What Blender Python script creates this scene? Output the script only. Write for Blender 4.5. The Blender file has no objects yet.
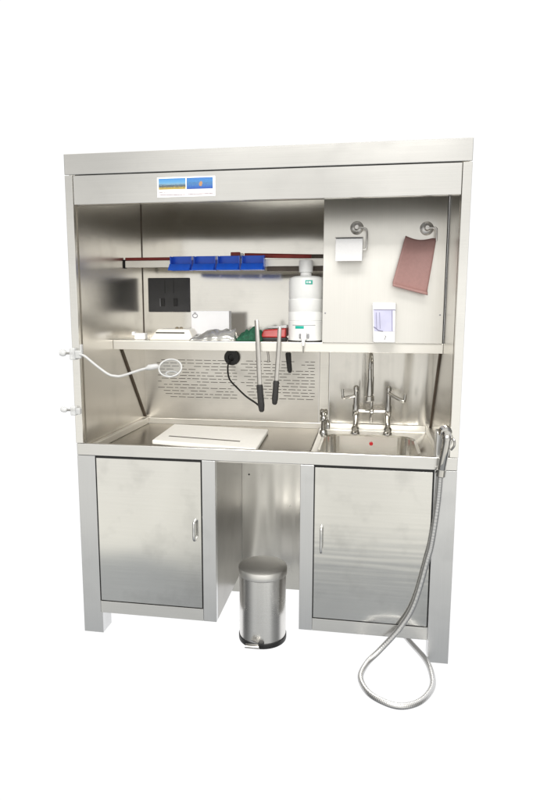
import bpy, bmesh, math, random
from mathutils import Vector, Matrix, Quaternion
random.seed(7)
sc = bpy.context.scene
col = sc.collection
PI = math.pi

# ------------------------------------------------------------------ camera
def make_camera():
    yaw, pitch, roll = .162, -.1454, .0025
    cy, sy = math.cos(yaw), math.sin(yaw)
    fwd = Vector((-sy*math.cos(pitch), cy*math.cos(pitch), math.sin(pitch)))
    r = Vector((cy, sy, 0)); u = r.cross(fwd)
    c, s = math.cos(roll), math.sin(roll)
    r2 = c*r + s*u; u2 = -s*r + c*u
    cam = bpy.data.cameras.new('camera'); o = bpy.data.objects.new('camera', cam); col.objects.link(o)
    m = Matrix((r2, u2, -fwd)).transposed().to_4x4(); m.translation = Vector((.4084, -2.2916, 1.3572))
    o.matrix_world = m
    cam.sensor_fit = 'VERTICAL'; cam.sensor_height = 24; cam.lens = 612.92/800*24
    cam.clip_start = .02; cam.clip_end = 200
    sc.camera = o
make_camera()

# ------------------------------------------------------------------ world: a white studio, brighter wall and grey floor towards the camera side
def make_world():
    w = bpy.data.worlds.new('World'); sc.world = w; w.use_nodes = True
    nt = w.node_tree; N = nt.nodes; L = nt.links; N.clear()
    def math_(op, a, b=None, c=None, clamp=False):
        n = N.new('ShaderNodeMath'); n.operation = op; n.use_clamp = clamp
        for i, v in enumerate((a, b, c)):
            if v is None: continue
            if isinstance(v, (int, float)): n.inputs[i].default_value = v
            else: L.new(v, n.inputs[i])
        return n.outputs[0]
    tc = N.new('ShaderNodeTexCoord'); sep = N.new('ShaderNodeSeparateXYZ'); L.new(tc.outputs['Generated'], sep.inputs[0])
    X, Y, Z = sep.outputs
    ramp = N.new('ShaderNodeValToRGB'); L.new(math_('MULTIPLY_ADD', Z, .5, .5), ramp.inputs[0])
    cr = ramp.color_ramp; cr.interpolation = 'EASE'
    def st(z, c):
        e = cr.elements.new(z*.5+.5); e.color = (*c, 1)
    cr.elements[0].position = 0; cr.elements[0].color = (.16, .16, .17, 1)
    cr.elements[1].position = 1; cr.elements[1].color = (1.05, 1.03, .97, 1)
    st(-.80, (.25, .25, .26)); st(-.62, (.55, .565, .58)); st(-.48, (.50, .515, .525)); st(-.395, (.50, .515, .52)); st(-.352, (1.10, 1.08, 1.0)); st(-.2, (1.10, 1.08, 1.02)); st(.03, (1.08, 1.065, 1.02)); st(.17, (.92, .91, .88)); st(.3, (.80, .79, .77))
    # light falls off a little towards the left of the room
    side = math_('MULTIPLY_ADD', X, .22, .98)
    # broad uneven patches, as a real room has
    mp = N.new('ShaderNodeMapping'); mp.inputs['Scale'].default_value = (5.5, 1.5, 1.6); L.new(tc.outputs['Generated'], mp.inputs[0])
    nz = N.new('ShaderNodeTexNoise'); nz.inputs['Scale'].default_value = 1.3; nz.inputs['Detail'].default_value = 2; L.new(mp.outputs[0], nz.inputs['Vector'])
    var = math_('MULTIPLY_ADD', nz.outputs['Fac'], .75, .625)
    # joints of the tiled floor in front of the unit
    wv = math_('SINE', math_('MULTIPLY', Z, 240.))
    jt = math_('MULTIPLY', math_('GREATER_THAN', wv, .35), math_('LESS_THAN', Z, -.40))
    jt = math_('MULTIPLY', jt, math_('GREATER_THAN', X, -.06))
    jl = math_('MULTIPLY_ADD', jt, -.30, 1.)
    ax = math_('ABSOLUTE', X)
    mrx = N.new('ShaderNodeMapRange'); mrx.interpolation_type = 'SMOOTHSTEP'; L.new(ax, mrx.inputs[0])
    mrx.inputs[1].default_value = .55; mrx.inputs[2].default_value = .92; mrx.inputs[3].default_value = 1; mrx.inputs[4].default_value = .22
    side = math_('MULTIPLY', side, mrx.outputs[0])
    k = math_('MULTIPLY', math_('MULTIPLY', side, var), jl)
    fr = N.new('ShaderNodeMix'); fr.data_type = 'RGBA'; fr.blend_type = 'MULTIPLY'; fr.inputs[0].default_value = 1
    L.new(ramp.outputs[0], fr.inputs[6]); L.new(k, fr.inputs[7])
    mr = N.new('ShaderNodeMapRange'); mr.interpolation_type = 'SMOOTHSTEP'; L.new(Y, mr.inputs[0])
    mr.inputs[1].default_value = .08; mr.inputs[2].default_value = .40
    mx = N.new('ShaderNodeMix'); mx.data_type = 'RGBA'; L.new(mr.outputs[0], mx.inputs[0])
    L.new(fr.outputs[2], mx.inputs[6]); mx.inputs[7].default_value = (1.04, 1.04, 1.04, 1)
    bg = N.new('ShaderNodeBackground'); L.new(mx.outputs[2], bg.inputs[0]); bg.inputs[1].default_value = 1.0
    out = N.new('ShaderNodeOutputWorld'); L.new(bg.outputs[0], out.inputs[0])
make_world()

def area(name, loc, target, size, power, colr):
    l = bpy.data.lights.new(name, 'AREA'); l.shape = 'RECTANGLE'; l.size, l.size_y = size; l.energy = power; l.color = colr
    o = bpy.data.objects.new(name, l); col.objects.link(o); o.location = loc
    o.rotation_euler = (Vector(target)-Vector(loc)).to_track_quat('-Z', 'Y').to_euler()
area('added_top_fill', (.25, -2.1, 3.55), (0.05, .4, 1.0), (2.6, 1.2), 78, (1., .972, .92))  # added fill lamp, high in front, to brighten board and shelf items
area('added_front_fill', (.0, -3.35, 3.5), (0.05, .5, 1.3), (2.6, .7), 78, (1., .98, .94))  # second added fill, further back, for the upper interior

sc.view_settings.view_transform = 'Standard'; sc.view_settings.look = 'None'
sc.view_settings.exposure = 0; sc.view_settings.gamma = 1
sc.render.engine = 'CYCLES'
sc.cycles.max_bounces = 14; sc.cycles.glossy_bounces = 10; sc.cycles.transmission_bounces = 8
sc.cycles.use_denoising = True
sc.cycles.sample_clamp_indirect = 4

# ------------------------------------------------------------------ materials
def new_mat(name):
    m = bpy.data.materials.new(name); m.use_nodes = True
    return m, m.node_tree, m.node_tree.nodes['Principled BSDF']

def steel(name, base, rough, streak=(3, 3, 260), warp=0.0, warp_scale=1.2, stain=.05, rvar=.03, brush=.02, wstretch=(1, 1, 1)):
    """Brushed stainless steel: fine streaks along one axis, faint stains, slow waviness of the sheet."""
    m, nt, b = new_mat(name); N = nt.nodes; L = nt.links
    b.inputs['Metallic'].default_value = 1
    tc = N.new('ShaderNodeTexCoord')
    mp = N.new('ShaderNodeMapping'); mp.inputs['Scale'].default_value = streak; L.new(tc.outputs['Object'], mp.inputs[0])
    n1 = N.new('ShaderNodeTexNoise'); n1.inputs['Scale'].default_value = 1; n1.inputs['Detail'].default_value = 3; L.new(mp.outputs[0], n1.inputs['Vector'])
    n2 = N.new('ShaderNodeTexNoise'); n2.inputs['Scale'].default_value = 9; n2.inputs['Detail'].default_value = 3; n2.inputs['Roughness'].default_value = .5
    L.new(tc.outputs['Object'], n2.inputs['Vector'])
    # stains and dull patches
    r2 = N.new('ShaderNodeMapRange'); L.new(n2.outputs['Fac'], r2.inputs[0]); r2.inputs[1].default_value = .52; r2.inputs[2].default_value = .72
    r2.inputs[3].default_value = 1; r2.inputs[4].default_value = 1-stain*2.2
    r1 = N.new('ShaderNodeMapRange'); L.new(n1.outputs['Fac'], r1.inputs[0]); r1.inputs[1].default_value = .3; r1.inputs[2].default_value = .7
    r1.inputs[3].default_value = .985; r1.inputs[4].default_value = 1.015
    mu = N.new('ShaderNodeMath'); mu.operation = 'MULTIPLY'; L.new(r1.outputs[0], mu.inputs[0]); L.new(r2.outputs[0], mu.inputs[1])
    cm = N.new('ShaderNodeMix'); cm.data_type = 'RGBA'; cm.blend_type = 'MULTIPLY'; cm.inputs[0].default_value = 1
    cm.inputs[6].default_value = (*base, 1); L.new(mu.outputs[0], cm.inputs[7]); L.new(cm.outputs[2], b.inputs['Base Color'])
    rr = N.new('ShaderNodeMath'); rr.operation = 'MULTIPLY_ADD'; L.new(n2.outputs['Fac'], rr.inputs[0]); rr.inputs[1].default_value = rvar*2; rr.inputs[2].default_value = max(.01, rough-rvar)
    rs = N.new('ShaderNodeMath'); rs.operation = 'MULTIPLY_ADD'; L.new(n1.outputs['Fac'], rs.inputs[0]); rs.inputs[1].default_value = .03; L.new(rr.outputs[0], rs.inputs[2])
    sb = N.new('ShaderNodeMath'); sb.operation = 'SUBTRACT'; sb.use_clamp = True; L.new(rs.outputs[0], sb.inputs[0]); sb.inputs[1].default_value = .015
    L.new(sb.outputs[0], b.inputs['Roughness'])
    if warp:
        mw = N.new('ShaderNodeMapping'); mw.inputs['Scale'].default_value = wstretch; L.new(tc.outputs['Object'], mw.inputs[0])
        n3 = N.new('ShaderNodeTexNoise'); n3.inputs['Scale'].default_value = warp_scale; n3.inputs['Detail'].default_value = 1; L.new(mw.outputs[0], n3.inputs['Vector'])
        bw = N.new('ShaderNodeBump'); bw.inputs['Strength'].default_value = 1; bw.inputs['Distance'].default_value = warp; L.new(n3.outputs['Fac'], bw.inputs['Height'])
        L.new(bw.outputs[0], b.inputs['Normal'])
    return m

def plain(name, base, rough=.4, metal=0, var=.06, vscale=30, bump=.0, trans=0, ior=1.45, alpha=1, coat=0, sss=0):
    m, nt, b = new_mat(name); N = nt.nodes; L = nt.links
    tc = N.new('ShaderNodeTexCoord')
    n = N.new('ShaderNodeTexNoise'); n.inputs['Scale'].default_value = vscale; n.inputs['Detail'].default_value = 5; L.new(tc.outputs['Object'], n.inputs['Vector'])
    r = N.new('ShaderNodeMapRange'); L.new(n.outputs['Fac'], r.inputs[0]); r.inputs[1].default_value = .3; r.inputs[2].default_value = .7
    r.inputs[3].default_value = 1-var; r.inputs[4].default_value = 1+var
    cm = N.new('ShaderNodeMix'); cm.data_type = 'RGBA'; cm.blend_type = 'MULTIPLY'; cm.inputs[0].default_value = 1
    cm.inputs[6].default_value = (*base, 1); L.new(r.outputs[0], cm.inputs[7]); L.new(cm.outputs[2], b.inputs['Base Color'])
    b.inputs['Roughness'].default_value = rough; b.inputs['Metallic'].default_value = metal
    b.inputs['Transmission Weight'].default_value = trans; b.inputs['IOR'].default_value = ior
    b.inputs['Alpha'].default_value = alpha; b.inputs['Coat Weight'].default_value = coat
    if sss: b.inputs['Subsurface Weight'].default_value = sss; b.inputs['Subsurface Radius'].default_value = (.02, .02, .02)
    if bump:
        bp = N.new('ShaderNodeBump'); bp.inputs['Strength'].default_value = bump; bp.inputs['Distance'].default_value = .002
        L.new(n.outputs['Fac'], bp.inputs['Height']); L.new(bp.outputs[0], b.inputs['Normal'])
    return m

M = {}
M['satin'] = steel('satin_steel', (.77, .765, .745), .30, streak=(4, 4, 300), warp=.010, warp_scale=1.4, stain=.02)
M['fascia'] = steel('hood_steel', (.84, .83, .80), .13, streak=(3, 3, 260), warp=.012, warp_scale=1.6, stain=.02)
M['panel'] = steel('service_panel_steel', (.84, .825, .785), .30, streak=(260, 260, 3), warp=.012, warp_scale=1.2, stain=.02)
M['leg'] = steel('leg_steel', (.70, .705, .71), .30, streak=(300, 300, 4), warp=.008, warp_scale=1.6, stain=.03)
M['door_ripple'] = steel('rippled_door_steel', (.74, .735, .71), .135, streak=(4, 4, 160), warp=.0004, warp_scale=1.6, stain=.05, rvar=.03, wstretch=(1.0, 1, 20))
M['door'] = steel('door_steel', (.74, .735, .71), .11, streak=(4, 4, 160), warp=.008, warp_scale=2.0, stain=.05, rvar=.03)
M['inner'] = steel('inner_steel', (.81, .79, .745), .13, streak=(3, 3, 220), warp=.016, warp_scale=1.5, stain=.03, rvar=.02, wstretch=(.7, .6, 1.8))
M['louvre'] = steel('louvred_steel', (.74, .715, .67), .33, streak=(3, 3, 120), warp=.012, warp_scale=1.6, stain=.03)
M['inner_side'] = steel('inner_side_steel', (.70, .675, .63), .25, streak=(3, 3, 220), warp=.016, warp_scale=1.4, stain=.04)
M['splash'] = steel('splash_steel', (.70, .68, .64), .24, streak=(90, 90, 1.5), warp=.030, warp_scale=2.2, stain=.03, wstretch=(4, 1, .35))
M['cupboard'] = steel('cupboard_steel', (.40, .39, .37), .30, streak=(60, 60, 1.2), warp=.012, warp_scale=2.0, stain=.03)
M['knee'] = steel('knee_steel', (.70, .685, .65), .26, streak=(25, 25, .8), warp=.022, warp_scale=2.5, stain=.01, wstretch=(3, 1, .4))
M['top'] = steel('worktop_steel', (.50, .485, .455), .24, streak=(4, 240, 4), warp=.006, stain=.05)
M['top'].node_tree.nodes['Principled BSDF'].inputs['Specular Tint'].default_value = (.72, .70, .67, 1)
M['bowl'] = steel('sink_steel', (.92, .905, .87), .15, streak=(4, 4, 200), stain=.03, rvar=.03)
M['added_sheet'] = steel('added_dark_sheet_steel', (.22, .21, .19), .35, stain=.05)
M['shelf'] = steel('shelf_steel', (.86, .84, .79), .42, streak=(4, 4, 260), warp=.004, stain=.02)
M['bin'] = steel('bin_steel', (.80, .79, .77), .28, streak=(3, 3, 300), stain=.03, rvar=.05)
M['lid'] = steel('bin_lid_steel', (.84, .83, .80), .42, streak=(4, 200, 4), stain=.02)
M['chrome'] = plain('chrome', (.56, .55, .53), .06, 1, var=.02)
M['nickel'] = plain('satin_nickel', (.92, .91, .89), .42, 1, var=.03)
M['blade'] = plain('blade_steel', (.62, .60, .57), .30, 1, var=.05, vscale=60)
M['hose'] = plain('hose_steel', (.66, .66, .66), .34, 1, var=.06, vscale=300)
M['dark'] = plain('dark_gap', (.015, .015, .015), .7)
M['slot'] = plain('slot_shadow_opening', (.11, .10, .085), .6)
M['black'] = plain('black_plastic', (.018, .018, .019), .42, var=.15, bump=.1)
M['handle'] = plain('black_rubber_grip', (.03, .029, .029), .55, var=.2, vscale=120, bump=.3)
M['socket'] = plain('dark_grey_plate', (.052, .052, .055), .38, var=.08)
M['white'] = plain('white_plastic', (.86, .865, .865), .35, var=.015)
M['drum'] = plain('white_polyethylene', (.84, .85, .845), .33, var=.02, sss=.0)
M['card'] = plain('white_card', (.87, .87, .89), .6, var=.015)
M['board'] = plain('cream_board', (.94, .925, .885), .45, var=.02, vscale=60)
M['paper'] = plain('white_paper', (.85, .85, .86), .85, var=.02, vscale=200, bump=.15)
M['cream'] = plain('cream_plastic', (.80, .775, .71), .4, var=.03)
M['blue'] = plain('blue_plastic', (.014, .14, .88), .26, var=.06, coat=.2)
M['red'] = plain('red_plastic', (.36, .02, .018), .35, var=.12)
M['darkred'] = plain('dark_red_rubber', (.29, .035, .028), .42, var=.18)
M['brown'] = plain('brown_metal_end', (.10, .075, .055), .4, var=.15)
M['green'] = plain('dark_green_pad', (.012, .085, .045), .75, var=.35, vscale=120, bump=.6)
M['pink'] = plain('dusty_pink_sheet', (.36, .205, .19), .62, var=.045, vscale=90, bump=.15)
M['pinklip'] = M['pink']
M['clear'] = plain('clear_film', (.93, .94, .94), .14, trans=.75, ior=1.25, var=.02)
M['film'] = plain('silvery_film', (.50, .50, .485), .15, .6, var=.35, vscale=25)
M['acrylic'] = plain('clear_acrylic', (.30, .32, .33), .06, alpha=.14, var=.01)
M['frost'] = plain('frosted_plastic', (.72, .73, .735), .16, alpha=.62, var=.05, vscale=60)
M['lav'] = plain('lavender_window', (.56, .56, .74), .18, trans=.0, var=.10, vscale=14, coat=.5)
M['lavline'] = plain('lavender_line', (.20, .19, .30), .4)
M['teal'] = plain('teal_label', (.01, .42, .33), .4)
M['grey'] = plain('grey_print', (.30, .30, .32), .6)
M['gold'] = plain('brass_fitting', (.45, .37, .24), .35, 1)
M['reddot'] = plain('red_plug', (.45, .01, .015), .4)
M['ink'] = plain('pale_print', (.22, .14, .16), .7)

# picture prints
def picture(name, stops, ns, nscale, amt):
    """A printed picture: bands of colour broken by noise, mapped on the print's own height."""
    m, nt, b = new_mat(name); N = nt.nodes; L = nt.links
    tc = N.new('ShaderNodeTexCoord'); s = N.new('ShaderNodeSeparateXYZ'); L.new(tc.outputs['Generated'], s.inputs[0])
    mp = N.new('ShaderNodeMapping'); mp.inputs['Scale'].default_value = ns; L.new(tc.outputs['Generated'], mp.inputs[0])
    n = N.new('ShaderNodeTexNoise'); n.inputs['Scale'].default_value = nscale; n.inputs['Detail'].default_value = 4; L.new(mp.outputs[0], n.inputs['Vector'])
    a = N.new('ShaderNodeMath'); a.operation = 'MULTIPLY_ADD'; L.new(n.outputs['Fac'], a.inputs[0]); a.inputs[1].default_value = amt; L.new(s.outputs['Z'], a.inputs[2])
    a2 = N.new('ShaderNodeMath'); a2.operation = 'SUBTRACT'; L.new(a.outputs[0], a2.inputs[0]); a2.inputs[1].default_value = amt*.5
    r = N.new('ShaderNodeValToRGB'); L.new(a2.outputs[0], r.inputs[0])
    cr = r.color_ramp; cr.elements[0].position = stops[0][0]; cr.elements[0].color = (*stops[0][1], 1)
    cr.elements[1].position = stops[-1][0]; cr.elements[1].color = (*stops[-1][1], 1)
    for p, c in stops[1:-1]:
        e = cr.elements.new(p); e.color = (*c, 1)
    L.new(r.outputs[0], b.inputs['Base Color']); b.inputs['Roughness'].default_value = .35
    return m
M['pic_beach'] = picture('beach_skyline_print', [(.0, (.40, .29, .05)), (.14, (.42, .32, .08)), (.2, (.10, .10, .07)), (.36, (.03, .07, .13)), (.46, (.20, .32, .40)), (.58, (.10, .30, .52)), (1, (.04, .20, .50))], (16, 1, 2.5), 4, .8)
M['pic_sea'] = picture('blue_figures_print', [(.0, (.01, .06, .30)), (.3, (.015, .11, .42)), (.42, (.08, .24, .38)), (.5, (.01, .04, .18)), (.62, (.05, .22, .48)), (1, (.02, .13, .42))], (9, 1, 5), 4, 1.6)
M['orange'] = plain('orange_print', (.38, .20, .10), .5)

# ------------------------------------------------------------------ mesh helpers
class MB:
    """Collects shapes in world coordinates; build() links them as ONE mesh object."""
    def __init__(s): s.bm = bmesh.new(); s.mi = 0
    def _merge(s, t, smooth=False):
        for f in t.faces: f.material_index = s.mi; f.smooth = smooth
        if smooth:
            for e in t.edges:
                if len(e.link_faces) == 2 and e.calc_face_angle() > .7: e.smooth = False
        me = bpy.data.meshes.new('tmp'); t.to_mesh(me); t.free(); s.bm.from_mesh(me); bpy.data.meshes.remove(me)
    def mat(s, i): s.mi = i; return s
    def box(s, a, b, bev=.0015, rot=None, seg=2, piv=None):
        t = bmesh.new(); bmesh.ops.create_cube(t, size=1)
        a, b = Vector(a), Vector(b); c = (a+b)/2; d = b-a
        for v in t.verts: v.co = Vector((v.co.x*d.x, v.co.y*d.y, v.co.z*d.z))
        if bev: bmesh.ops.bevel(t, geom=t.edges[:], offset=min(bev, min(abs(x) for x in d)*.45), segments=seg, affect='EDGES', profile=.5)
        if rot is not None:
            for v in t.verts: v.co = rot @ v.co
        for v in t.verts: v.co += c
        s._merge(t); return s
    def hexa(s, pts, bev=.0015, seg=2):
        """bottom ring of 4 then top ring of 4"""
        t = bmesh.new(); vs = [t.verts.new(p) for p in pts]
        for f in ((3, 2, 1, 0), (4, 5, 6, 7), (0, 1, 5, 4), (1, 2, 6, 5), (2, 3, 7, 6), (3, 0, 4, 7)): t.faces.new([vs[i] for i in f])
        bmesh.ops.recalc_face_normals(t, faces=t.faces[:])
        if bev: bmesh.ops.bevel(t, geom=t.edges[:], offset=bev, segments=seg, affect='EDGES', profile=.5)
        s._merge(t); return s
    def tube(s, pts, rad, n=14, cap=True, flat=None, up=None):
        """swept tube along points; rad number or list; flat=(a,b) scales the section"""
        P = [Vector(p) for p in pts]; R_ = rad if isinstance(rad, (list, tuple)) else [rad]*len(P)
        t = bmesh.new(); rings = []
        tan = [(P[min(i+1, len(P)-1)]-P[max(i-1, 0)]).normalized() for i in range(len(P))]
        u = Vector(up) if up else (Vector((0, 0, 1)) if abs(tan[0].z) < .9 else Vector((0, 1, 0)))
        u = (u-tan[0]*u.dot(tan[0])).normalized()
        for i, p in enumerate(P):
            if i:
                q = tan[i-1].rotation_difference(tan[i]); u = q @ u; u = (u-tan[i]*u.dot(tan[i])).normalized()
            w = tan[i].cross(u); fa, fb = flat or (1, 1)
            rings.append([t.verts.new(p+R_[i]*(fa*math.cos(2*PI*k/n)*u+fb*math.sin(2*PI*k/n)*w)) for k in range(n)])
        for a, b in zip(rings, rings[1:]):
            for k in range(n): t.faces.new((a[k], a[(k+1) % n], b[(k+1) % n], b[k]))
        if cap: t.faces.new(rings[0][::-1]); t.faces.new(rings[-1])
        bmesh.ops.recalc_face_normals(t, faces=t.faces[:])
        s._merge(t, True); return s
    def lathe(s, prof, c, axis=(0, 0, 1), n=40, cap=True):
        """profile of (radius, height) about axis through c"""
        q = Vector((0, 0, 1)).rotation_difference(Vector(axis).normalized()); c = Vector(c)
        t = bmesh.new(); rings = []
        for r, h in prof: rings.append([t.verts.new(c+q @ Vector((r*math.cos(2*PI*k/n), r*math.sin(2*PI*k/n), h))) for k in range(n)])
        for a, b in zip(rings, rings[1:]):
            for k in range(n): t.faces.new((a[k], a[(k+1) % n], b[(k+1) % n], b[k]))
        if cap: t.faces.new(rings[0][::-1]); t.faces.new(rings[-1])
        bmesh.ops.recalc_face_normals(t, faces=t.faces[:])
        s._merge(t, True); return s
    def ball(s, c, r, sc_=(1, 1, 1), n=16):
        t = bmesh.new(); bmesh.ops.create_uvsphere(t, u_segments=n, v_segments=n//2+2, radius=r)
        for v in t.verts: v.co = Vector((v.co.x*sc_[0], v.co.y*sc_[1], v.co.z*sc_[2]))+Vector(c)
        s._merge(t, True); return s
    def torus(s, c, R1, r, q, sc_=(1, 1), n=40, m=12):
        c = Vector(c); pts = [c+q @ Vector((R1*sc_[0]*math.cos(2*PI*k/n), R1*sc_[1]*math.sin(2*PI*k/n), 0)) for k in range(n)]
        t = bmesh.new(); rings = []
        for k in range(n):
            tn = (pts[(k+1) % n]-pts[k-1]).normalized(); z = q @ Vector((0, 0, 1)); w = tn.cross(z)
            rings.append([t.verts.new(pts[k]+r*(math.cos(2*PI*j/m)*z+math.sin(2*PI*j/m)*w)) for j in range(m)])
        for k in range(n):
            a, b = rings[k], rings[(k+1) % n]
            for j in range(m): t.faces.new((a[j], a[(j+1) % m], b[(j+1) % m], b[j]))
        bmesh.ops.recalc_face_normals(t, faces=t.faces[:]); s._merge(t, True); return s
    def prism(s, poly, y0, y1, bev=.001):
        """polygon in x,z extruded from y0 to y1"""
        t = bmesh.new(); a = [t.verts.new((x, y0, z)) for x, z in poly]; b = [t.verts.new((x, y1, z)) for x, z in poly]; n = len(poly)
        t.faces.new(a); t.faces.new(b[::-1])
        for k in range(n): t.faces.new((a[k], b[k], b[(k+1) % n], a[(k+1) % n]))
        bmesh.ops.recalc_face_normals(t, faces=t.faces[:])
        if bev: bmesh.ops.bevel(t, geom=t.edges[:], offset=bev, segments=2, affect='EDGES', profile=.5)
        s._merge(t); return s
    def raw(s, verts, faces, smooth=True):
        t = bmesh.new(); vs = [t.verts.new(v) for v in verts]
        for f in faces: t.faces.new([vs[i] for i in f])
        bmesh.ops.recalc_face_normals(t, faces=t.faces[:]); s._merge(t, smooth); return s
    def build(s, name, mats, parent=None, origin=None):
        if origin is None: origin = parent['_o'] if parent is not None and '_o' in parent else (0, 0, 0)
        off = Vector(origin)
        for v in s.bm.verts: v.co -= off
        me = bpy.data.meshes.new(name); s.bm.to_mesh(me); s.bm.free()
        mats = mats if isinstance(mats, (list, tuple)) else [mats]
        for m in mats: me.materials.append(m)
        o = bpy.data.objects.new(name, me); col.objects.link(o)
        if parent is not None: o.parent = parent; o['_o'] = tuple(off)
        else: o.location = off
        return o

def tag(o, label, cat, group=None):
    o['label'] = label; o['category'] = cat
    if group: o['group'] = group
    return o
def thing(name, loc, label, cat, group=None):
    o = bpy.data.objects.new(name, None); o.empty_display_size = .05; col.objects.link(o); o.location = loc; o['_o'] = tuple(loc)
    return tag(o, label, cat, group)
def copy_tree(o, parent=None):
    c = o.copy(); col.objects.link(c)
    if parent is not None: c.parent = parent
    for ch in [x for x in bpy.data.objects if x.parent == o]: copy_tree(ch, c)
    return c
def spline(pts, n=12):
    """Catmull-Rom through the points"""
    P = [Vector(p) for p in pts]; P = [2*P[0]-P[1]]+P+[2*P[-1]-P[-2]]; out = []
    for i in range(1, len(P)-2):
        for k in range(n):
            t = k/n; a, b, c, d = P[i-1:i+3]
            out.append(.5*((2*b)+(c-a)*t+(2*a-5*b+4*c-d)*t*t+(3*b-a-3*c+d)*t**3))
    out.append(P[-2]); return out

# ------------------------------------------------------------------ the steel workstation
W = .75; XL, XR = -.7202, .7192
HT, HS, HF, HC, HK, HB = 1.9432, 1.8647, 1.757, .8187, .7688, .091
D = .722; YS = .3285; SZ0, SZ1 = 1.1812, 1.2218; ZT = .775
ws = thing('steel_workstation', (0, .36, 0), 'tall stainless steel dissecting workstation with hood, shelf, sink and two cupboards', 'workstation')

# hood
MB().box((-W, -.006, HS+.002), (W, .0, HT), .002).box((-W, 0.0005, HS+.02), (W, .74, HT-.002), 0).build('hood_cap', M['fascia'], ws)
MB().box((XL+.0015, -.001, HF), (XR-.0015, .016, HS), .0015).build('hood_fascia', M['fascia'], ws)
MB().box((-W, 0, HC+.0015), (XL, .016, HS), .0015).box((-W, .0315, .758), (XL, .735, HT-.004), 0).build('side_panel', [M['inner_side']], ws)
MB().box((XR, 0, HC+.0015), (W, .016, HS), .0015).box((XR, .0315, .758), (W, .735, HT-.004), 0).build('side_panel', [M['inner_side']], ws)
# bright edge flanges of the side panels
MB().box((-W-.0005, -.004, HC+.002), (XL, -.0005, HS), .001).build('side_flange', M['fascia'], ws)
MB().box((XR, -.004, HC+.002), (W+.0005, -.0005, HS), .001).build('side_flange', M['fascia'], ws)
MB().box((XL+.002, .0175, HF), (XR-.002, .030, HS+.018), 0).build('added_dark_sheet', M['added_sheet'], ws)  # unseen dark sheet, added so the back panel reflects a dark band
# upper back
MB().box((XL, D, SZ0-.0), (.2, D+.012, 1.92), 0).build('back_panel', M['inner'], ws)
# corner seam strip
MB().box((XL+.0005, D-.003, SZ1+.001), (XL+.003, D-.0002, 1.88), 0).build('corner_seam', M['brown'], ws)

# louvred lower back panel: slots are their own dark material in one mesh
lp = MB().box((XL, D, .775), (.178, D+.012, SZ0-.001), 0)
lp.mat(1)
def slot_rows(x0, x1, zt, zb, rows):
    for r in range(rows):
        z = zt-(zt-zb)*r/(rows-1)
        a = x0 if r % 2 else x0+.018
        a += random.uniform(-.012, .012)
        if r >= rows-2: a += random.uniform(.02, .10)
        while a < x1-.012:
            l = .036 if random.random() < .8 else .018
            e = min(a+l, x1)
            if random.random() < .93: lp.box((a, D-.0012, z-.0014), (e, D+.001, z+.0014), 0)
            a = e+.009
slot_rows(-.645, -.235, 1.105, .915, 13)
slot_rows(-.205, .158, 1.105, .918, 13)
lp.build('louvred_panel', [M['louvre'], M['slot']], ws)
# splash panel behind the sink, and its upright trim
MB().box((.2305, D-.002, .775), (XR, D+.012, SZ0-.001), 0).build('splash_panel', M['splash'], ws)
MB().box((.180, D-.012, .775), (.229, D+.012, SZ0-.001), .004).build('upright_trim', M['shelf'], ws)
# raised service panel at the right, standing on the shelf
sp = MB().box((.2195, .318, SZ1+.001), (.7125, .332, 1.93), .001).box((.2195, .333, SZ1+.001), (.2295, D-.001, 1.92), 0).build('service_panel', M['panel'], ws)
for x, z in ((.231, 1.346), (.699, 1.34)):
    MB().lathe([(.0035, 0), (.0035, .0015), (.002, .0025)], (x, .318, z), (0, -1, 0), 14).build('screw', M['grey'], sp)
MB().box((.7128, .335, SZ1), (XR-.001, .34, 1.92), 0).build('panel_gap', M['dark'], ws)
# shelf
MB().box((XL+.0005, YS, SZ0), (XR-.0005, YS+.012, SZ1), .0015).box((XL+.0005, YS+.012, SZ1-.006), (XR-.0005, D-.001, SZ1-.0005), 0).box((XL+.001, YS+.0125, SZ0+.0005), (XR-.001, D-.0015, SZ0+.004), 0).build('shelf', M['shelf'], ws)
# shelf braces
MB().tube([(XL+.004, .416, SZ0), (XL+.004, .704, .812)], .0055, 8).build('brace', M['brown'], ws)
MB().tube([(XR-.004, .397, SZ0), (XR-.004, .669, .806)], .0055, 8).build('brace', M['brown'], ws)
# wall rail
rl = MB().box((-.718, .482, 1.552), (.2185, .498, 1.584), .0015).build('wall_rail', M['shelf'], ws)
MB().box((-.045, .484, 1.531), (.2185, .497, 1.5515), .001).build('rail_dark_reflection', M['brown'], rl)  # brown strip paints the dark reflection along the rail's underside
MB().box((-.7195, .479, 1.549), (-.7135, .499, 1.588), .001).build('rail_end', M['dark'], rl)

# worktop
MB().box((-W, 0, HK+.001), (W, .018, HC), .002).box((-W, .018, HK+.02), (W, .03, HC-.004), 0).build('front_apron', M['satin'], ws)
MB().box((XL+.001, .031, .757), (.186, D-.013, ZT), 0).build('worktop', M['top'], ws)
MB().box((.180, .06, ZT+.0005), (.187, .69, ZT+.008), .002).build('divider', M['top'], ws)
MB().box((XL+.0005, .03, ZT+.0005), (XL+.021, D-.0005, .806), .003).build('upstand', M['shelf'], ws)
MB().box((XR-.021, .03, ZT+.0005), (XR-.0005, D-.0005, .806), .003).build('upstand', M['shelf'], ws)
MB().box((XL+.0215, D-.016, ZT+.0005), (XR-.0215, D-.0125, .804), .0015).build('upstand', M['shelf'], ws)
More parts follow.
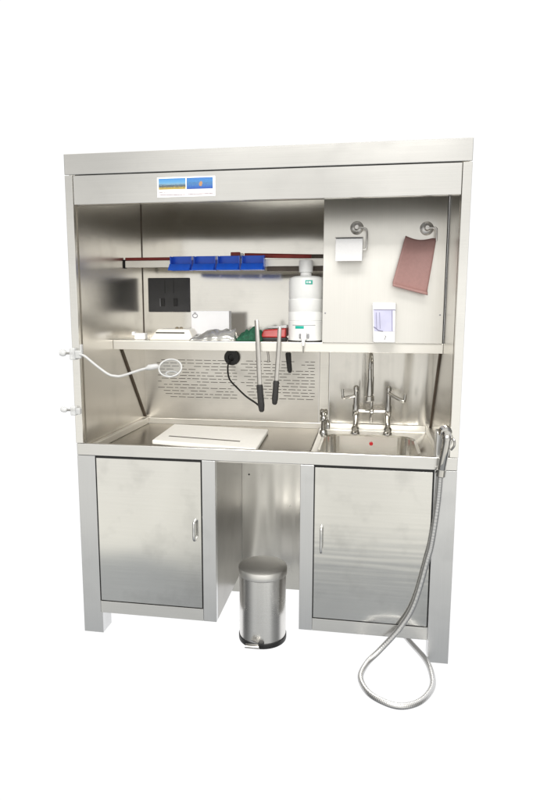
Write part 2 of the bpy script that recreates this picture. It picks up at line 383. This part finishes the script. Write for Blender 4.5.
# seam under the upstand
# sink: top sheet with a rounded opening, lofted into the bowl
def rrect(x0, x1, y0, y1, r, z, k=10):
    out = []
    for cx, cy, a in ((x1-r, y1-r, 0), (x0+r, y1-r, PI/2), (x0+r, y0+r, PI), (x1-r, y0+r, 1.5*PI)):
        for i in range(k): out.append((cx+r*math.cos(a+i/(k-1)*PI/2), cy+r*math.sin(a+i/(k-1)*PI/2), z))
    return out
bx0, bx1, by0, by1 = .222, .628, .17, .575
rings = [rrect(.188, XR-.001, .031, D-.0165, .002, ZT), rrect(bx0-.012, bx1+.012, by0-.012, by1+.012, .097, ZT), rrect(bx0-.008, bx1+.008, by0-.008, by1+.008, .093, ZT+.003),
         rrect(bx0, bx1, by0, by1, .085, ZT-.004), rrect(bx0+.004, bx1-.004, by0+.004, by1-.004, .085, ZT-.12), rrect(bx0+.012, bx1-.012, by0+.012, by1-.012, .085, ZT-.15),
         rrect(bx0+.035, bx1-.035, by0+.035, by1-.035, .08, ZT-.168)]
vs = [v for r in rings for v in r]; n = len(rings[0]); fs = []
for i in range(len(rings)-1):
    for k in range(n): fs.append((i*n+k, i*n+(k+1) % n, (i+1)*n+(k+1) % n, (i+1)*n+k))
fs.append([(len(rings)-1)*n+k for k in range(n)])
sink = MB().raw(vs, fs).build('sink', M['bowl'], ws)
MB().lathe([(.009, 0), (.009, .004), (.006, .006)], (.439, by1-.003, .738), (0, -1, 0), 20).build('overflow_plug', M['reddot'], sink)
MB().lathe([(.03, 0), (.03, .003), (.022, .004), (.012, .001)], (.425, .37, ZT-.168), n=24).build('drain', M['chrome'], sink)

# base frame
MB().prism([(-W, 0), (-.665, 0), (-.665, HB), (-.6735, HB), (-.6735, HK), (-W, HK)], 0, .03, .001).box((-W+.0005, .0302, 0), (-.6655, .085, HB-.001), .001).build('leg', M['leg'], ws)
MB().prism([(.6725, 0), (W, 0), (W, HK), (.6685, HK), (.6685, HB), (.6725, HB)], 0, .03, .001).box((.673, .0302, 0), (W-.0005, .085, HB-.001), .001).build('leg', M['leg'], ws)
MB().box((-W, .64, 0), (-.665, .722, HB), .002).build('leg', M['leg'], ws)
MB().box((.6725, .64, 0), (W, .722, HB), .002).build('leg', M['leg'], ws)
MB().box((-.226, 0, HB), (-.1711, .03, HK), .0015).build('stile', M['leg'], ws)
MB().box((.167, 0, HB), (.2195, .03, HK), .0015).build('stile', M['leg'], ws)
MB().box((-.673, 0.0005, HB), (-.2265, .03, .1425), .001).build('bottom_rail', M['satin'], ws)
MB().box((.2200, 0.0005, HB), (.668, .03, .1425), .001).build('bottom_rail', M['satin'], ws)
def cupboard(x0, x1):
    KT = .7565
    MB().box((x0, .0305, HB), (x0+.012, .715, KT), 0).box((x1-.012, .0305, HB), (x1, .715, KT), 0).box((x0+.0125, .0305, HB), (x1-.0125, .715, HB+.01), 0).box((x0+.0125, .70, HB+.011), (x1-.0125, .714, KT), 0).build('cupboard', M['cupboard'], ws)
cupboard(-W, -.1711); cupboard(.167, W)
MB().box((-.238, .470, 0), (-.1705, .50, HB-.001), .002).build('leg', M['knee'], ws)
MB().box((-.1705, .525, .006), (.1665, .537, HK), 0).box((-.1705, .0305, HK-.011), (.1665, .524, HK-.001), 0).build('knee_panel', M['knee'], ws)
MB().lathe([(.004, 0), (.004, .002), (.002, .003)], (-.136, .525, .575), (0, -1, 0), 12).build('bolt_hole', M['dark'], ws)
def door(x0, x1, hx, z0, z1, mat):
    d = MB().box((x0+.0035, .0005, .1437+.0025), (x1-.0045, .018, .7656-.0045), .0015).build('door', mat, ws)
    MB().box((x0-.0005, .006, .142), (x1+.0005, .0125, .7685), 0).build('door_gap_shade', M['dark'], d)  # black sheet behind the door paints the shade in its gap
    h = MB(); h.tube(spline([(hx, .001, z1), (hx, -.018, z1-.004), (hx, -.024, z1-.016), (hx, -.024, (z0+z1)/2), (hx, -.024, z0+.016), (hx, -.018, z0+.004), (hx, .001, z0)], 5), .0055, 12)
    h.build('handle', M['white_metal'], d)
M['white_metal'] = plain('bright_handle', (.80, .80, .79), .3, 1, var=.02)
door(-.6730, -.2264, -.255, .440, .522, M['door']); door(.2198, .6680, .2525, .424, .528, M['door_ripple'])

# ------------------------------------------------------------------ sign on the fascia
sg = thing('information_sign', (-.27, -.002, 1.811), 'small white sign with two blue pictures stuck on the hood front', 'sign')
MB().box((-.382, -.0028, 1.775), (-.1595, -.0012, 1.8465), 0).build('card', M['card'], sg)
MB().box((-.376, -.0036, 1.803), (-.272, -.0029, 1.842), 0).build('picture', M['pic_beach'], sg)
pc = MB().box((-.268, -.0036, 1.802), (-.168, -.0029, 1.842), 0).build('picture', M['pic_sea'], sg)
MB().prism([(-.219, 1.812), (-.211, 1.811), (-.207, 1.822), (-.21, 1.829), (-.216, 1.828), (-.221, 1.82)], -.0040, -.0037, 0).build('figure', M['orange'], pc)
tx = MB()
def scribble(x0, x1, z, h):
    x = x0
    while x < x1:
        l = random.uniform(.002, .006); tx.box((x, -.0034, z-h/2), (min(x+l, x1), -.0029, z+h/2), 0); x += l+random.uniform(.0008, .0022)
scribble(-.374, -.335, 1.793, .0024); scribble(-.374, -.275, 1.783, .003); scribble(-.262, -.170, 1.784, .003)
tx.build('print', M['ink'], sg)

# ------------------------------------------------------------------ blue bins on the rail
bins = []
BG = 'blue bins hung on the wall rail'
def blue_bin(x0, x1, label):
    r = thing('parts_bin', ((x0+x1)/2, .48, 1.545), label, 'bin', BG)
    y0, y1 = .425, .480
    MB().box((x0, y1-.004, 1.537), (x1, y1, 1.600), .001).box((x0+.001, y0+.008, 1.534), (x1-.001, y1-.0045, 1.538), .001).build('tray', M['blue'], r)
    for a in (x0, x1-.003):
        MB().prism([(0, 0)]*0 or [(a, 1.535), (a+.003, 1.535), (a+.003, 1.597), (a, 1.597)], y0+.012, y1-.0045, 0).build('side_wall', M['blue'], r)
    MB().hexa([(x0, y0-.024, 1.534), (x1, y0-.024, 1.534), (x1, y0-.018, 1.533), (x0, y0-.018, 1.533),
               (x0, y0+.004, 1.563), (x1, y0+.004, 1.563), (x1, y0+.009, 1.564), (x0, y0+.009, 1.564)], .001).build('front_lip', M['blue'], r)
    return r
b0 = blue_bin(-.482, -.383, 'blue open-front bin at the socket end of the row on the rail')
for k, lab in ((1, 'second blue bin from the left, between two others on the rail'), (2, 'third blue bin from the left, just under the small dark red block'), (3, 'blue bin at the white drum end of the row, beside bare rail')):
    c = copy_tree(b0); c.location.x += .1105*k; c['label'] = lab

# dark red pieces lying on the rail
MB().box((-.715, .484, 1.5845), (-.49, .497, 1.598), .003).build('rubber_strip', M['darkred'])
tag(bpy.data.objects['rubber_strip'], 'thin dark red strip lying along the left end of the rail', 'strip')
t = thing('rod', (.0, .492, 1.590), 'long dark red rod lying on the rail behind the bins and above the white drum', 'rod')
MB().tube([(-.147, .492, 1.601), (-.13, .492, 1.602), (.10, .492, 1.596), (.155, .492, 1.595)], [.0115, .0105, .0095, .009], 14).build('shaft', M['darkred'], t)
MB().tube([(.1555, .492, 1.595), (.2175, .492, 1.5945)], .0088, 12).build('end_piece', M['brown'], t)
t = thing('block', (-.183, .492, 1.585), 'small dark red block sitting on the rail above the blue bins', 'block')
MB().box((-.212, .484, 1.5845), (-.168, .502, 1.617), .003).build('body', M['darkred'], t)
MB().box((-.1675, .486, 1.586), (-.153, .499, 1.612), .003).build('cap', M['cream'], t)

# ------------------------------------------------------------------ socket
t = thing('power_socket', (-.582, D, 1.43), 'dark grey double power socket on the back panel', 'socket')
MB().box((-.690, D-.011, 1.347), (-.474, D-.0005, 1.5165), .004).build('face_plate', M['socket'], t)
for x in (-.60, -.555):
    MB().box((x-.0015, D-.0118, 1.44), (x+.0015, D-.0105, 1.505), 0).build('seam', M['black'], t)
for x in (-.612, -.546):
    MB().box((x-.010, D-.016, 1.375), (x+.010, D-.0112, 1.415), .003, rot=Matrix.Rotation(.12, 3, 'X')).build('rocker_switch', M['black'], t)
MB().box((-.6275, D-.013, 1.375), (-.6245, D-.0105, 1.415), 0).build('indicator', M['grey'], t)

# ------------------------------------------------------------------ things on the shelf
# small white bracket
t = thing('bracket', (-.63, .43, SZ1), 'small white plastic bracket on the left end of the shelf', 'bracket')
MB().box((-.652, .41, SZ1), (-.600, .45, SZ1+.030), .006).build('body', M['white'], t)
MB().box((-.668, .418, SZ1+.018), (-.6525, .442, SZ1+.036), .004).build('tab', M['white'], t)
# white case with a slot
t = thing('dispenser_case', (-.47, .44, SZ1), 'low cream plastic case with a dark slot in its front, on the shelf', 'case')
cs = MB().hexa([(-.572, .38, SZ1), (-.362, .38, SZ1), (-.362, .50, SZ1), (-.572, .50, SZ1), (-.535, .395, SZ1+.050), (-.385, .395, SZ1+.050), (-.385, .49, SZ1+.052), (-.535, .49, SZ1+.052)], .007, 3).build('body', M['cream'], t)
MB().box((-.540, .3865, SZ1+.031), (-.405, .3935, SZ1+.036), .001).build('slot', M['dark'], t)
for x in (-.455, -.435): MB().lathe([(.008, 0), (.008, .004), (.005, .007)], (x, .44, SZ1+.0515), n=16).build('knob', M['gold'], t)
# white card box
t = thing('carton', (-.315, .53, SZ1), 'plain white carton with a small dark ring mark standing on the shelf', 'carton')
MB().box((-.405, .50, SZ1), (-.224, .552, 1.353), .002).build('body', M['card'], t)
q = Matrix.Rotation(PI/2, 3, 'X').to_quaternion()
MB().torus((-.386, .4992, 1.331), .0115, .0018, q, (1, .8), 28, 8).box((-.391, .4985, 1.344), (-.381, .4998, 1.347), 0).build('ring_mark', M['grey'], t)
# crumpled film
def crumple(name, x0, x1, y0, y1, h, mats, label, cat, seed, prof, nx=34, ny=14, amp=.010):
    from mathutils import noise
    vs = []; fs = []
    for j in range(ny):
        for i in range(nx):
            u = i/(nx-1); v = j/(ny-1)
            e = math.sin(PI*v)**.6*prof(u)
            p = Vector((u*3.2+seed, v*1.6, seed*.7))
            d = abs(noise.noise(p))*1.2+.55*noise.noise(p*2.3)
            z = max(.0015, h*e*(.72+.5*d)) if 0 < j < ny-1 and 0 < i < nx-1 else .001
            vs.append((x0+(x1-x0)*u+amp*noise.noise(p*1.7+Vector((9, 0, 0))), y0+(y1-y0)*v+amp*.8*noise.noise(p*1.9), SZ1+z))
    for j in range(ny-1):
        for i in range(nx-1): fs.append((j*nx+i, j*nx+i+1, (j+1)*nx+i+1, (j+1)*nx+i))
    n0 = len(vs); vs += [(a, b, SZ1+.0004) for a, b, _ in vs[:nx]] if False else []
    o = MB().raw(vs, fs).build(name, mats, None, ((x0+x1)/2, (y0+y1)/2, SZ1))
    s = o.modifiers.new('solid', 'SOLIDIFY'); s.thickness = .0012; s.offset = 1
    return tag(o, label, cat)
crumple('plastic_bag', -.375, -.165, .352, .46, .056, M['film'], 'crumpled silvery plastic bag lying on the shelf in front of the white carton', 'plastic bag', 3.1, lambda u: min(1, .25+1.5*u*(1.25-u*.75)), amp=.008)
crumple('scouring_pad', -.165, -.045, .36, .46, .058, M['green'], 'rough dark green scouring pad on the shelf beside the red tray', 'scouring pad', 8.4, lambda u: min(1, .2+3.2*u*(1.15-u)), amp=.004)
t = thing('tray', (.005, .42, SZ1), 'red plastic tray with a black base on the shelf beside the white drum', 'tray')
MB().box((-.057, .375, SZ1), (.056, .47, SZ1+.016), .004).build('base', M['black'], t)
MB().hexa([(-.055, .377, SZ1+.0165), (.055, .377, SZ1+.0165), (.055, .468, SZ1+.0165), (-.055, .468, SZ1+.0165), (-.045, .39, SZ1+.050), (.055, .39, SZ1+.058), (.055, .468, SZ1+.058), (-.045, .468, SZ1+.05)], .006, 3).build('body', M['red'], t)
MB().hexa([(-.045, .40, SZ1+.0585), (.056, .40, SZ1+.0585), (.056, .468, SZ1+.0585), (-.045, .468, SZ1+.0585), (-.03, .41, SZ1+.062), (.056, .41, SZ1+.072), (.056, .465, SZ1+.072), (-.03, .465, SZ1+.063)], .003, 2).build('lid', M['frost'], t)

# ------------------------------------------------------------------ white drum with tap
CX, CY = .1395, .4215; R = .0765
t = thing('drum_dispenser', (CX, CY, SZ1), 'white plastic drum with a tap and two teal labels standing on the shelf', 'dispenser')
dr = MB().lathe([(R-.004, 0), (R, .004), (R, .088), (R-.002, .090), (R, .092), (R, .126), (R-.0015, .128), (R-.0015, .130), (R, .132), (R, .180), (R-.003, .183), (R-.003, .186), (R-.001, .189), (R-.001, .262), (R-.006, .274), (R-.02, .281), (.030, .284)], (CX, CY, SZ1), n=56).build('body', M['drum'], t)
MB().lathe([(R+.0012, .0005), (R+.0012, .006)], (CX, CY, SZ1), n=56).build('base_ring', M['black'], t)
MB().lathe([(.024, .2845), (.024, .298), (.030, .300), (.031, .345), (.028, .350), (.010, .352)], (CX-.002, CY, SZ1), n=36).build('cap', M['white'], t)
def on_drum(x0, x1, z0, z1, off, mat, name, par, r=R):
    vs = []; k = 8
    for i in range(k+1):
        x = x0+(x1-x0)*i/k; y = CY-math.sqrt(max(1e-6, (r+off)**2-(x-CX)**2)); vs += [(x, y, z0), (x, y, z1)]
    return MB().raw(vs, [(2*i, 2*i+2, 2*i+3, 2*i+1) for i in range(k)]).build(name, mat, par)
lb = on_drum(.143, .173, 1.467, 1.484, .0008, M['teal'], 'label', t)
on_drum(.1475, .153, 1.4715, 1.4795, .0014, M['card'], 'mark', lb); on_drum(.156, .167, 1.4715, 1.4795, .0014, M['card'], 'mark', lb)
on_drum(.101, .139, 1.279, 1.291, .0008, M['teal'], 'label', t)
on_drum(.088, .187, 1.2925, 1.295, .0006, M['grey'], 'seam_line', t)
tp = MB().box((.128, .325, SZ1+.008), (.152, .348, SZ1+.044), .005).tube([(.139, .331, SZ1+.018), (.1395, .322, SZ1+.010), (.140, .318, SZ1-.002), (.140, .318, SZ1-.014)], [.008, .008, .007, .006], 14).build('tap', M['white'], t)
MB().tube([(.140, .318, SZ1-.0145), (.140, .318, SZ1-.045)], .0028, 10).build('nozzle', M['chrome'], tp)
for x in (.123, .158): MB().box((x-.004, .338, SZ1+.018), (x+.004, .3475, SZ1+.036), .002).build('wing', M['grey'], tp)

# ------------------------------------------------------------------ paper roll on its holder
def holder(name, x, z, tip, label):
    t = thing(name, (x, .318, z), label, 'holder')
    MB().lathe([(.027, 0), (.027, .004), (.022, .010), (.012, .013), (.011, .030), (.008, .034)], (x, .3178, z), (0, -1, 0), 32).build('rosette', M['nickel'], t)
    MB().tube(spline([(x, .288, z)]+tip, 6), .0037, 12).build('arm', M['nickel'], t)
    return t
holder('roll_holder', .355, 1.691, [(.375, .284, 1.688), (.392, .283, 1.682), (.397, .281, 1.665), (.3965, .272, 1.62), (.394, .268, 1.605), (.385, .268, 1.60), (.30, .268, 1.60)], 'chrome holder on the right panel carrying the white paper roll')
t = thing('paper_roll', (.327, .268, 1.60), 'white toilet paper roll on the left chrome holder', 'paper roll')
MB().lathe([(.018, 0), (.043, 0), (.044, .002), (.044, .105), (.043, .107), (.018, .107)], (.2735, .268, 1.60), (1, 0, 0), 40, cap=False).build('roll', M['paper'], t)
MB().box((.2745, .2215, 1.552), (.380, .2232, 1.6385), .0005).build('loose_sheet', M['paper'], t)
MB().lathe([(.0165, -.001), (.0178, -.001), (.0178, .108), (.0165, .108)], (.2735, .268, 1.60), (1, 0, 0), 24, cap=False).build('core', M['cream'], t)
MB().box((.2715, .224, 1.6425), (.383, .30, 1.6455), .001).build('cover_flap', M['chrome'], bpy.data.objects['roll_holder'])
# pink sheet
holder('sheet_holder', .633, 1.684, [(.648, .284, 1.682), (.664, .283, 1.681), (.669, .282, 1.672), (.669, .280, 1.632)], 'chrome holder near the right edge carrying the pink sheet')
def sheet():
    TL, TR, BR, BL = Vector((.548, .275, 1.652)), Vector((.6695, .285, 1.641)), Vector((.6405, .270, 1.434)), Vector((.503, .262, 1.470))
    vs = []; fs = []; nu, nv = 16, 22
    for j in range(nv):
        v = j/(nv-1)
        for i in range(nu):
            u = i/(nu-1)
            p = TL.lerp(TR, u).lerp(BL.lerp(BR, u), v)
            p.z -= .010*math.sin(PI*min(1, u*1.15))*(1-v)**3*(1 if u < .87 else .6)
            p.y += .010*math.sin(PI*u)*(1-.4*v)+.003*math.sin(5*v+2*u)
            vs.append(p)
    # turned-up lip along the bottom
    for j, (dz, dy) in enumerate(((-.006, -.010), (-.009, -.018), (-.0165, -.021))):
        for i in range(nu):
            u = i/(nu-1); p = BL.lerp(BR, u); vs.append(p+Vector((.0+.0*u, dy+.010*math.sin(PI*u)*.6, dz)))
    for j in range(nv+2):
        for i in range(nu-1): fs.append((j*nu+i, j*nu+i+1, (j+1)*nu+i+1, (j+1)*nu+i))
    o = MB().raw(vs, fs).build('folded_sheet', M['pink'], None, (.59, .275, 1.645))
    s = o.modifiers.new('solid', 'SOLIDIFY'); s.thickness = .003
    tag(o, 'dusty pink sheet hanging askew from the right chrome holder', 'sheet')
sheet()

# ------------------------------------------------------------------ soap dispenser
t = thing('soap_dispenser', (.475, .318, SZ1+.004), 'white wall soap dispenser with a lavender window on the right panel', 'soap dispenser')
MB().hexa([(.432, .245, 1.227), (.521, .245, 1.227), (.524, .3175, 1.227), (.429, .3175, 1.227), (.424, .235, 1.383), (.5185, .235, 1.383), (.524, .3175, 1.390), (.426, .3175, 1.390)], .006, 3).build('housing', M['white'], t)
def front_y(z): return .245-.010*(z-1.227)/.156
def fpanel(x0, x1, x2, x3, z0, z1, off, mat, name, par, th=.002):
    y0, y1 = front_y(z0)-off, front_y(z1)-off
    return MB().hexa([(x0, y0, z0), (x1, y0, z0), (x1, y0+th, z0), (x0, y0+th, z0), (x2, y1, z1), (x3, y1, z1), (x3, y1+th, z1), (x2, y1+th, z1)], 0).build(name, mat, par)
wn = fpanel(.436, .5165, .430, .5135, 1.274, 1.358, .0012, M['lav'], 'window', t)
fpanel(.434, .518, .4285, .515, 1.3585, 1.3615, .0016, M['lavline'], 'window_edge', wn)
fpanel(.5055, .5075, .5025, .5045, 1.276, 1.357, .0022, M['lavline'], 'window_line', wn)
fpanel(.5095, .5165, .5065, .5135, 1.276, 1.357, .0018, M['card'], 'window_bar', wn)
for x in (.444, .4575): fpanel(x, x+.0016, x-.004, x-.0024, 1.285, 1.350, .0022, M['lavline'], 'window_line', wn)
lp_ = [(.433, 1.292), (.440, 1.288), (.452, 1.278), (.470, 1.2745)]
MB().tube([(x, front_y(z)-.0025, z) for x, z in lp_], .0014, 8).build('window_curve', M['lavline'], wn)
MB().tube([(.478, front_y(1.257)-.0008, 1.257), (.483, front_y(1.254)-.0008, 1.254), (.479, front_y(1.247)-.0008, 1.247), (.477, front_y(1.24)-.0008, 1.240)], .0013, 8).build('mark', M['grey'], t)

# ------------------------------------------------------------------ knives hung on the shelf edge
def knife(name, y, top, mid, end, wb, wh, label):
    top, mid, end = [Vector((a, y, b)) for a, b in (top, mid, end)]
    t = thing(name, tuple(top), label, 'knife', 'knives hung on the shelf edge')
    MB().tube([top+Vector((0, 0, .004)), top, top.lerp(mid, .5)+Vector((.001, 0, 0)), mid], [wb*.6, wb*.9, wb, wb*.95], 8, flat=(.35, 1), up=(0, 1, 0)).build('blade', M['blade'], t)
    dv = end-mid
    MB().tube([mid-dv*.02, mid+dv*.06, mid+dv*.3, mid+dv*.75, mid+dv*.95, end], [wh*.85, wh, wh*.95, wh*1.02, wh*.8, wh*.45], 14, flat=(.75, 1), up=(0, 1, 0)).build('handle', M['handle'], t)
    return t
knife('hanging_knife', .314, (-.061, 1.312), (-.048, 1.035), (-.038, .917), .0105, .0145, 'longest knife hung blade up on the shelf edge, black handle meeting the black cord')
knife('hanging_knife', .314, (.0385, 1.282), (.025, 1.054), (.018, .951), .0095, .0135, 'knife hung blade up on the shelf edge in front of the red tray')
t = thing('brush', (.056, .50, 1.16), 'short black handle hanging under the shelf, right of both long knives', 'brush')
MB().tube([(.052, .50, 1.166), (.0525, .50, 1.160), (.056, .50, 1.12), (.060, .50, 1.085), (.061, .50, 1.072)], [.010, .0135, .012, .0115, .006], 14, flat=(.7, 1), up=(0, 1, 0)).build('grip', M['handle'], t)
MB().tube([(.050, .50, 1.181), (.052, .50, 1.165)], .004, 10).build('shank', M['chrome'], t)
MB().tube(spline([(-.044, .50, 1.181), (-.041, .50, 1.16), (-.038, .50, 1.135), (-.041, .50, 1.118)], 5), [.005]*16, 10).build('hook', M['blade'])
tag(bpy.data.objects['hook'], 'small curved steel hook under the shelf between the two long knives', 'hook')
# cable grommet and cord
t = thing('cable_outlet', (-.258, D-.001, 1.123), 'round black cable outlet with a black cord on the louvred panel', 'cable outlet')
MB().lathe([(.0395, 0), (.0395, .014), (.036, .020), (.018, .021), (.016, .012), (.004, .011)], (-.258, D-.0015, 1.123), (0, -1, 0), 36).build('rose', M['black'], t)
MB().tube(spline([(-.258, D-.02, 1.118), (-.270, .67, 1.083), (-.247, .60, 1.028), (-.185, .50, .995), (-.125, .40, .972), (-.072, .335, .955), (-.050, .312, .945)], 8), .0042, 10).build('cord', M['black'], t)

# ------------------------------------------------------------------ cutting board on the worktop
t = thing('cutting_board', (-.28, .37, ZT+.001), 'cream plastic cutting board with a long groove lying on the worktop', 'cutting board')
z0, z1 = ZT+.001, ZT+.021
A = [(-.508, .215), (-.030, .125), (-.045, .545), (-.530, .600)]
def lift(p, z): return (p[0], p[1], z)
MB().hexa([lift(p, z0) for p in A]+[lift(p, z1) for p in A], .006, 3).build('slab', M['board'], t)
def bl(u, v):
    a = Vector(A[0]).lerp(Vector(A[1]), u); b = Vector(A[3]).lerp(Vector(A[2]), u); return a.lerp(b, v)
g = [bl(.11, .245), bl(.815, .245), bl(.815, .285), bl(.11, .285)]
MB().hexa([lift(p, z1-.001) for p in g]+[lift(p, z1+.0006) for p in g], 0).build('groove', M['slot'], t)

# ------------------------------------------------------------------ taps
t = thing('mixer_tap', (.438, .62, ZT), 'chrome bridge mixer tap with two levers and a tall spout behind the sink', 'tap')
for x in (.363, .514):
    MB().lathe([(.022, 0), (.020, .010), (.013, .016), (.0125, .08), (.016, .085), (.016, .135), (.012, .142), (.012, .185), (.010, .205), (.013, .208), (.013, .224), (.006, .232)], (x, .62, ZT), n=24).build('pillar', M['chrome'], t)
    MB().lathe([(.010, 0), (.017, .006), (.018, .020), (.010, .030)], (x, .607, ZT+.028), (0, -1, 0), 20).build('union', M['chrome'], t)
MB().tube([(.363, .62, .886), (.514, .62, .886)], .0085, 16).ball((.438, .62, .886), .014).build('bridge', M['chrome'], t)
MB().tube(spline([(.357, .607, .958), (.33, .60, .953), (.306, .59, .950), (.302, .588, .960), (.300, .588, .992)], 6), [.0075]*18+[.006]*7, 12).build('lever', M['chrome'], t)
MB().tube(spline([(.514, .607, .972), (.545, .59, .958), (.575, .575, .945), (.585, .573, .946), (.588, .573, .975)], 6), [.0085]*18+[.0065]*7, 12).build('lever', M['chrome'], t)
MB().tube([(.436, .62, .83), (.436, .62, 1.05)], .0085, 14).build('riser', M['chrome'], t)
MB().tube(spline([(.436, .62, 1.05), (.434, .615, 1.12), (.430, .59, 1.162), (.427, .545, 1.170), (.425, .515, 1.145), (.424, .505, 1.10), (.425, .502, 1.05)], 8), [.0065]*20+[.006]*12+[.0075]*9+[.009]*8, 16).build('spout', M['chrome'], t)
MB().lathe([(.0095, 0), (.013, -.03), (.0165, -.065), (.0165, -.075), (.021, -.078), (.021, -.098), (.016, -.101)], (.4255, .502, 1.05), n=24).build('outlet', M['chrome'], t)
t = thing('pillar_tap', (.213, .60, ZT), 'small chrome pillar tap at the left corner of the sink', 'tap')
MB().lathe([(.020, 0), (.018, .012), (.012, .018), (.012, .055), (.017, .060), (.017, .078), (.012, .084)], (.213, .60, ZT), n=24).build('pillar', M['chrome'], t)
MB().lathe([(.014, 0), (.019, .006), (.019, .026), (.012, .034)], (.213, .60, ZT+.085), n=12).build('knob', M['chrome'], t)
MB().tube(spline([(.213, .60, ZT+.062), (.228, .575, ZT+.068), (.236, .555, ZT+.055), (.238, .548, ZT+.03)], 6), .009, 12).build('spout', M['chrome'], t)

# ------------------------------------------------------------------ spray hose on the right
t = thing('spray_hose', (.70, .0, .84), 'steel hand shower clipped to the counter edge, grey hose looping onto the floor', 'hose')
MB().tube(spline([(.690, -.022, .768), (.692, -.026, .80), (.700, -.030, .86), (.704, -.028, .893), (.703, -.012, .912)], 8), [.015]*8+[.0155]*16+[.018]*9, 18).build('grip', M['chrome'], t)
MB().lathe([(.012, -.006), (.022, 0), (.024, .018), (.018, .024)], (.703, -.012, .915), (-.25, .8, .15), 24).build('spray_head', M['chrome'], t)
MB().tube(spline([(.714, -.026, .905), (.727, -.040, .895), (.7285, -.043, .875), (.719, -.036, .857)], 6), .0045, 10).build('trigger', M['chrome'], t)
MB().box((.672, .02, .80), (.712, .085, .912), .006).build('rest', M['grey_metal'] if 'grey_metal' in M else M['leg'], t)
MB().lathe([(.010, 0), (.018, .006), (.018, .030), (.012, .036)], (.6875, -.0215, .748), (.08, 0, 1), 18).build('ferrule', M['chrome'], t)
hp = [(.687, -.022, .752), (.682, -.018, .64), (.668, -.0155, .50), (.655, -.0155, .43), (.613, -.0155, .247), (.560, -.018, .14), (.487, -.036, .052), (.440, -.075, .018), (.416, -.165, .0125), (.444, -.252, .0125), (.502, -.300, .0125), (.560, -.311, .0125), (.622, -.274, .0125), (.667, -.197, .0125), (.679, -.116, .0125), (.664, -.004, .0125), (.607, .135, .0125), (.56, .27, .0125), (.55, .45, .0125), (.56, .60, .02)]
HS_ = spline(hp, 44); MB().tube(HS_, [.0112 if (i//2) % 2 else .0109 for i in range(len(HS_))], 14).build('hose', M['hose'], t)

# ------------------------------------------------------------------ magnifier with clamp
def clamp(name, x, z, s, label, cat):
    t = thing(name, (x, -.004, z), label, cat, 'clear clamps on the left edge')
    MB().lathe([(.006, 0), (.013*s, .006), (.015*s, .014), (.013*s, .024), (.006, .028)], (x-.030, -.012, z), (-1, 0, .1), 24).build('knob', M['frost'], t)
    MB().tube([(x-.035, -.012, z), (x+.004, -.012, z)], .005, 12).build('screw', M['chrome'], t)
    MB().box((x-.012, -.026, z-.026*s), (x+.012, -.0045, z+.022*s), .005).box((x+.010, -.022, z-.020*s), (x+.036*s, -.0045, z+.012*s), .004).build('jaw', M['frost'], t)
    return t
mg = clamp('magnifier_lamp', -.7415, 1.186, 1.0, 'clear ring magnifier on a bent flexible arm clamped to the left edge', 'magnifier')
MB().box((-.712, -.020, 1.184), (-.702, -.0045, 1.222), .003).build('jaw_plate', M['frost'], mg)
arm = [(-.712, -.02, 1.183), (-.690, -.02, 1.176), (-.648, -.015, 1.141), (-.600, -.01, 1.106), (-.572, -.005, 1.098), (-.545, 0, 1.099), (-.475, .012, 1.122), (-.440, .018, 1.131)]
MB().tube(spline(arm, 8), .0052, 12).build('flex_arm', M['frost'], mg)
MB().tube([(-.452, .016, 1.127), (-.440, .018, 1.132), (-.410, .022, 1.137), (-.402, .024, 1.137)], [.006, .012, .011, .006], 14).build('joint', M['frost'], mg)
qr = Quaternion((1, 0, 0), math.radians(52)) @ Quaternion((0, 1, 0), math.radians(4))
rg = MB().torus((-.356, .028, 1.131), (.045), .0036, qr, (1, .9)).build('lens_ring', M['frost'], mg)
MB().lathe([(.0405, -.001), (.0405, .001), (.02, .003), (.002, .0035)], (-.356, .028, 1.131), qr @ Vector((0, 0, 1)), 36).build('lens', M['acrylic'], rg)
MB().torus((-.348, .022, 1.108), .020, .003, qr, (1.2, .6), 24, 8).build('clip_loop', M['frost'], rg)
clamp('clamp', -.748, .957, .8, 'small clear clamp alone on the left edge below the magnifier', 'clamp')

# ------------------------------------------------------------------ pedal bin
BX, BY, BR = .007, .080, .0975
t = thing('pedal_bin', (BX, BY, 0), 'small round stainless steel pedal bin on the floor between the cupboards', 'pedal bin')
MB().lathe([(BR+.001, .0), (BR+.002, .004), (BR+.002, .020), (BR, .022)], (BX, BY, 0), n=64).build('base_ring', M['black'], t)
MB().lathe([(BR-.001, .0225), (BR-.001, .283)], (BX, BY, 0), n=64).build('body', M['bin'], t)
MB().lathe([(BR-.001, .284), (BR+.002, .285), (BR+.003, .288), (BR+.003, .309), (BR+.001, .315), (BR-.006, .319), (.06, .325), (.02, .328), (.002, .3285)], (BX, BY, 0), n=64).build('lid', M['lid'], t)
MB().box((BX-.052, BY-BR-.035, .018), (BX+.008, BY-BR-.006, .026), .004).tube([(BX-.05, BY-BR-.033, .026), (BX+.006, BY-BR-.033, .026)], .006, 12).build('pedal', M['chrome'], t)
MB().box((BX+.000, BY-BR-.015, .022), (BX+.022, BY-BR+.01, .034), .003).build('pedal_mount', M['black'], t)

for o in bpy.data.objects:
    if '_o' in o: del o['_o']
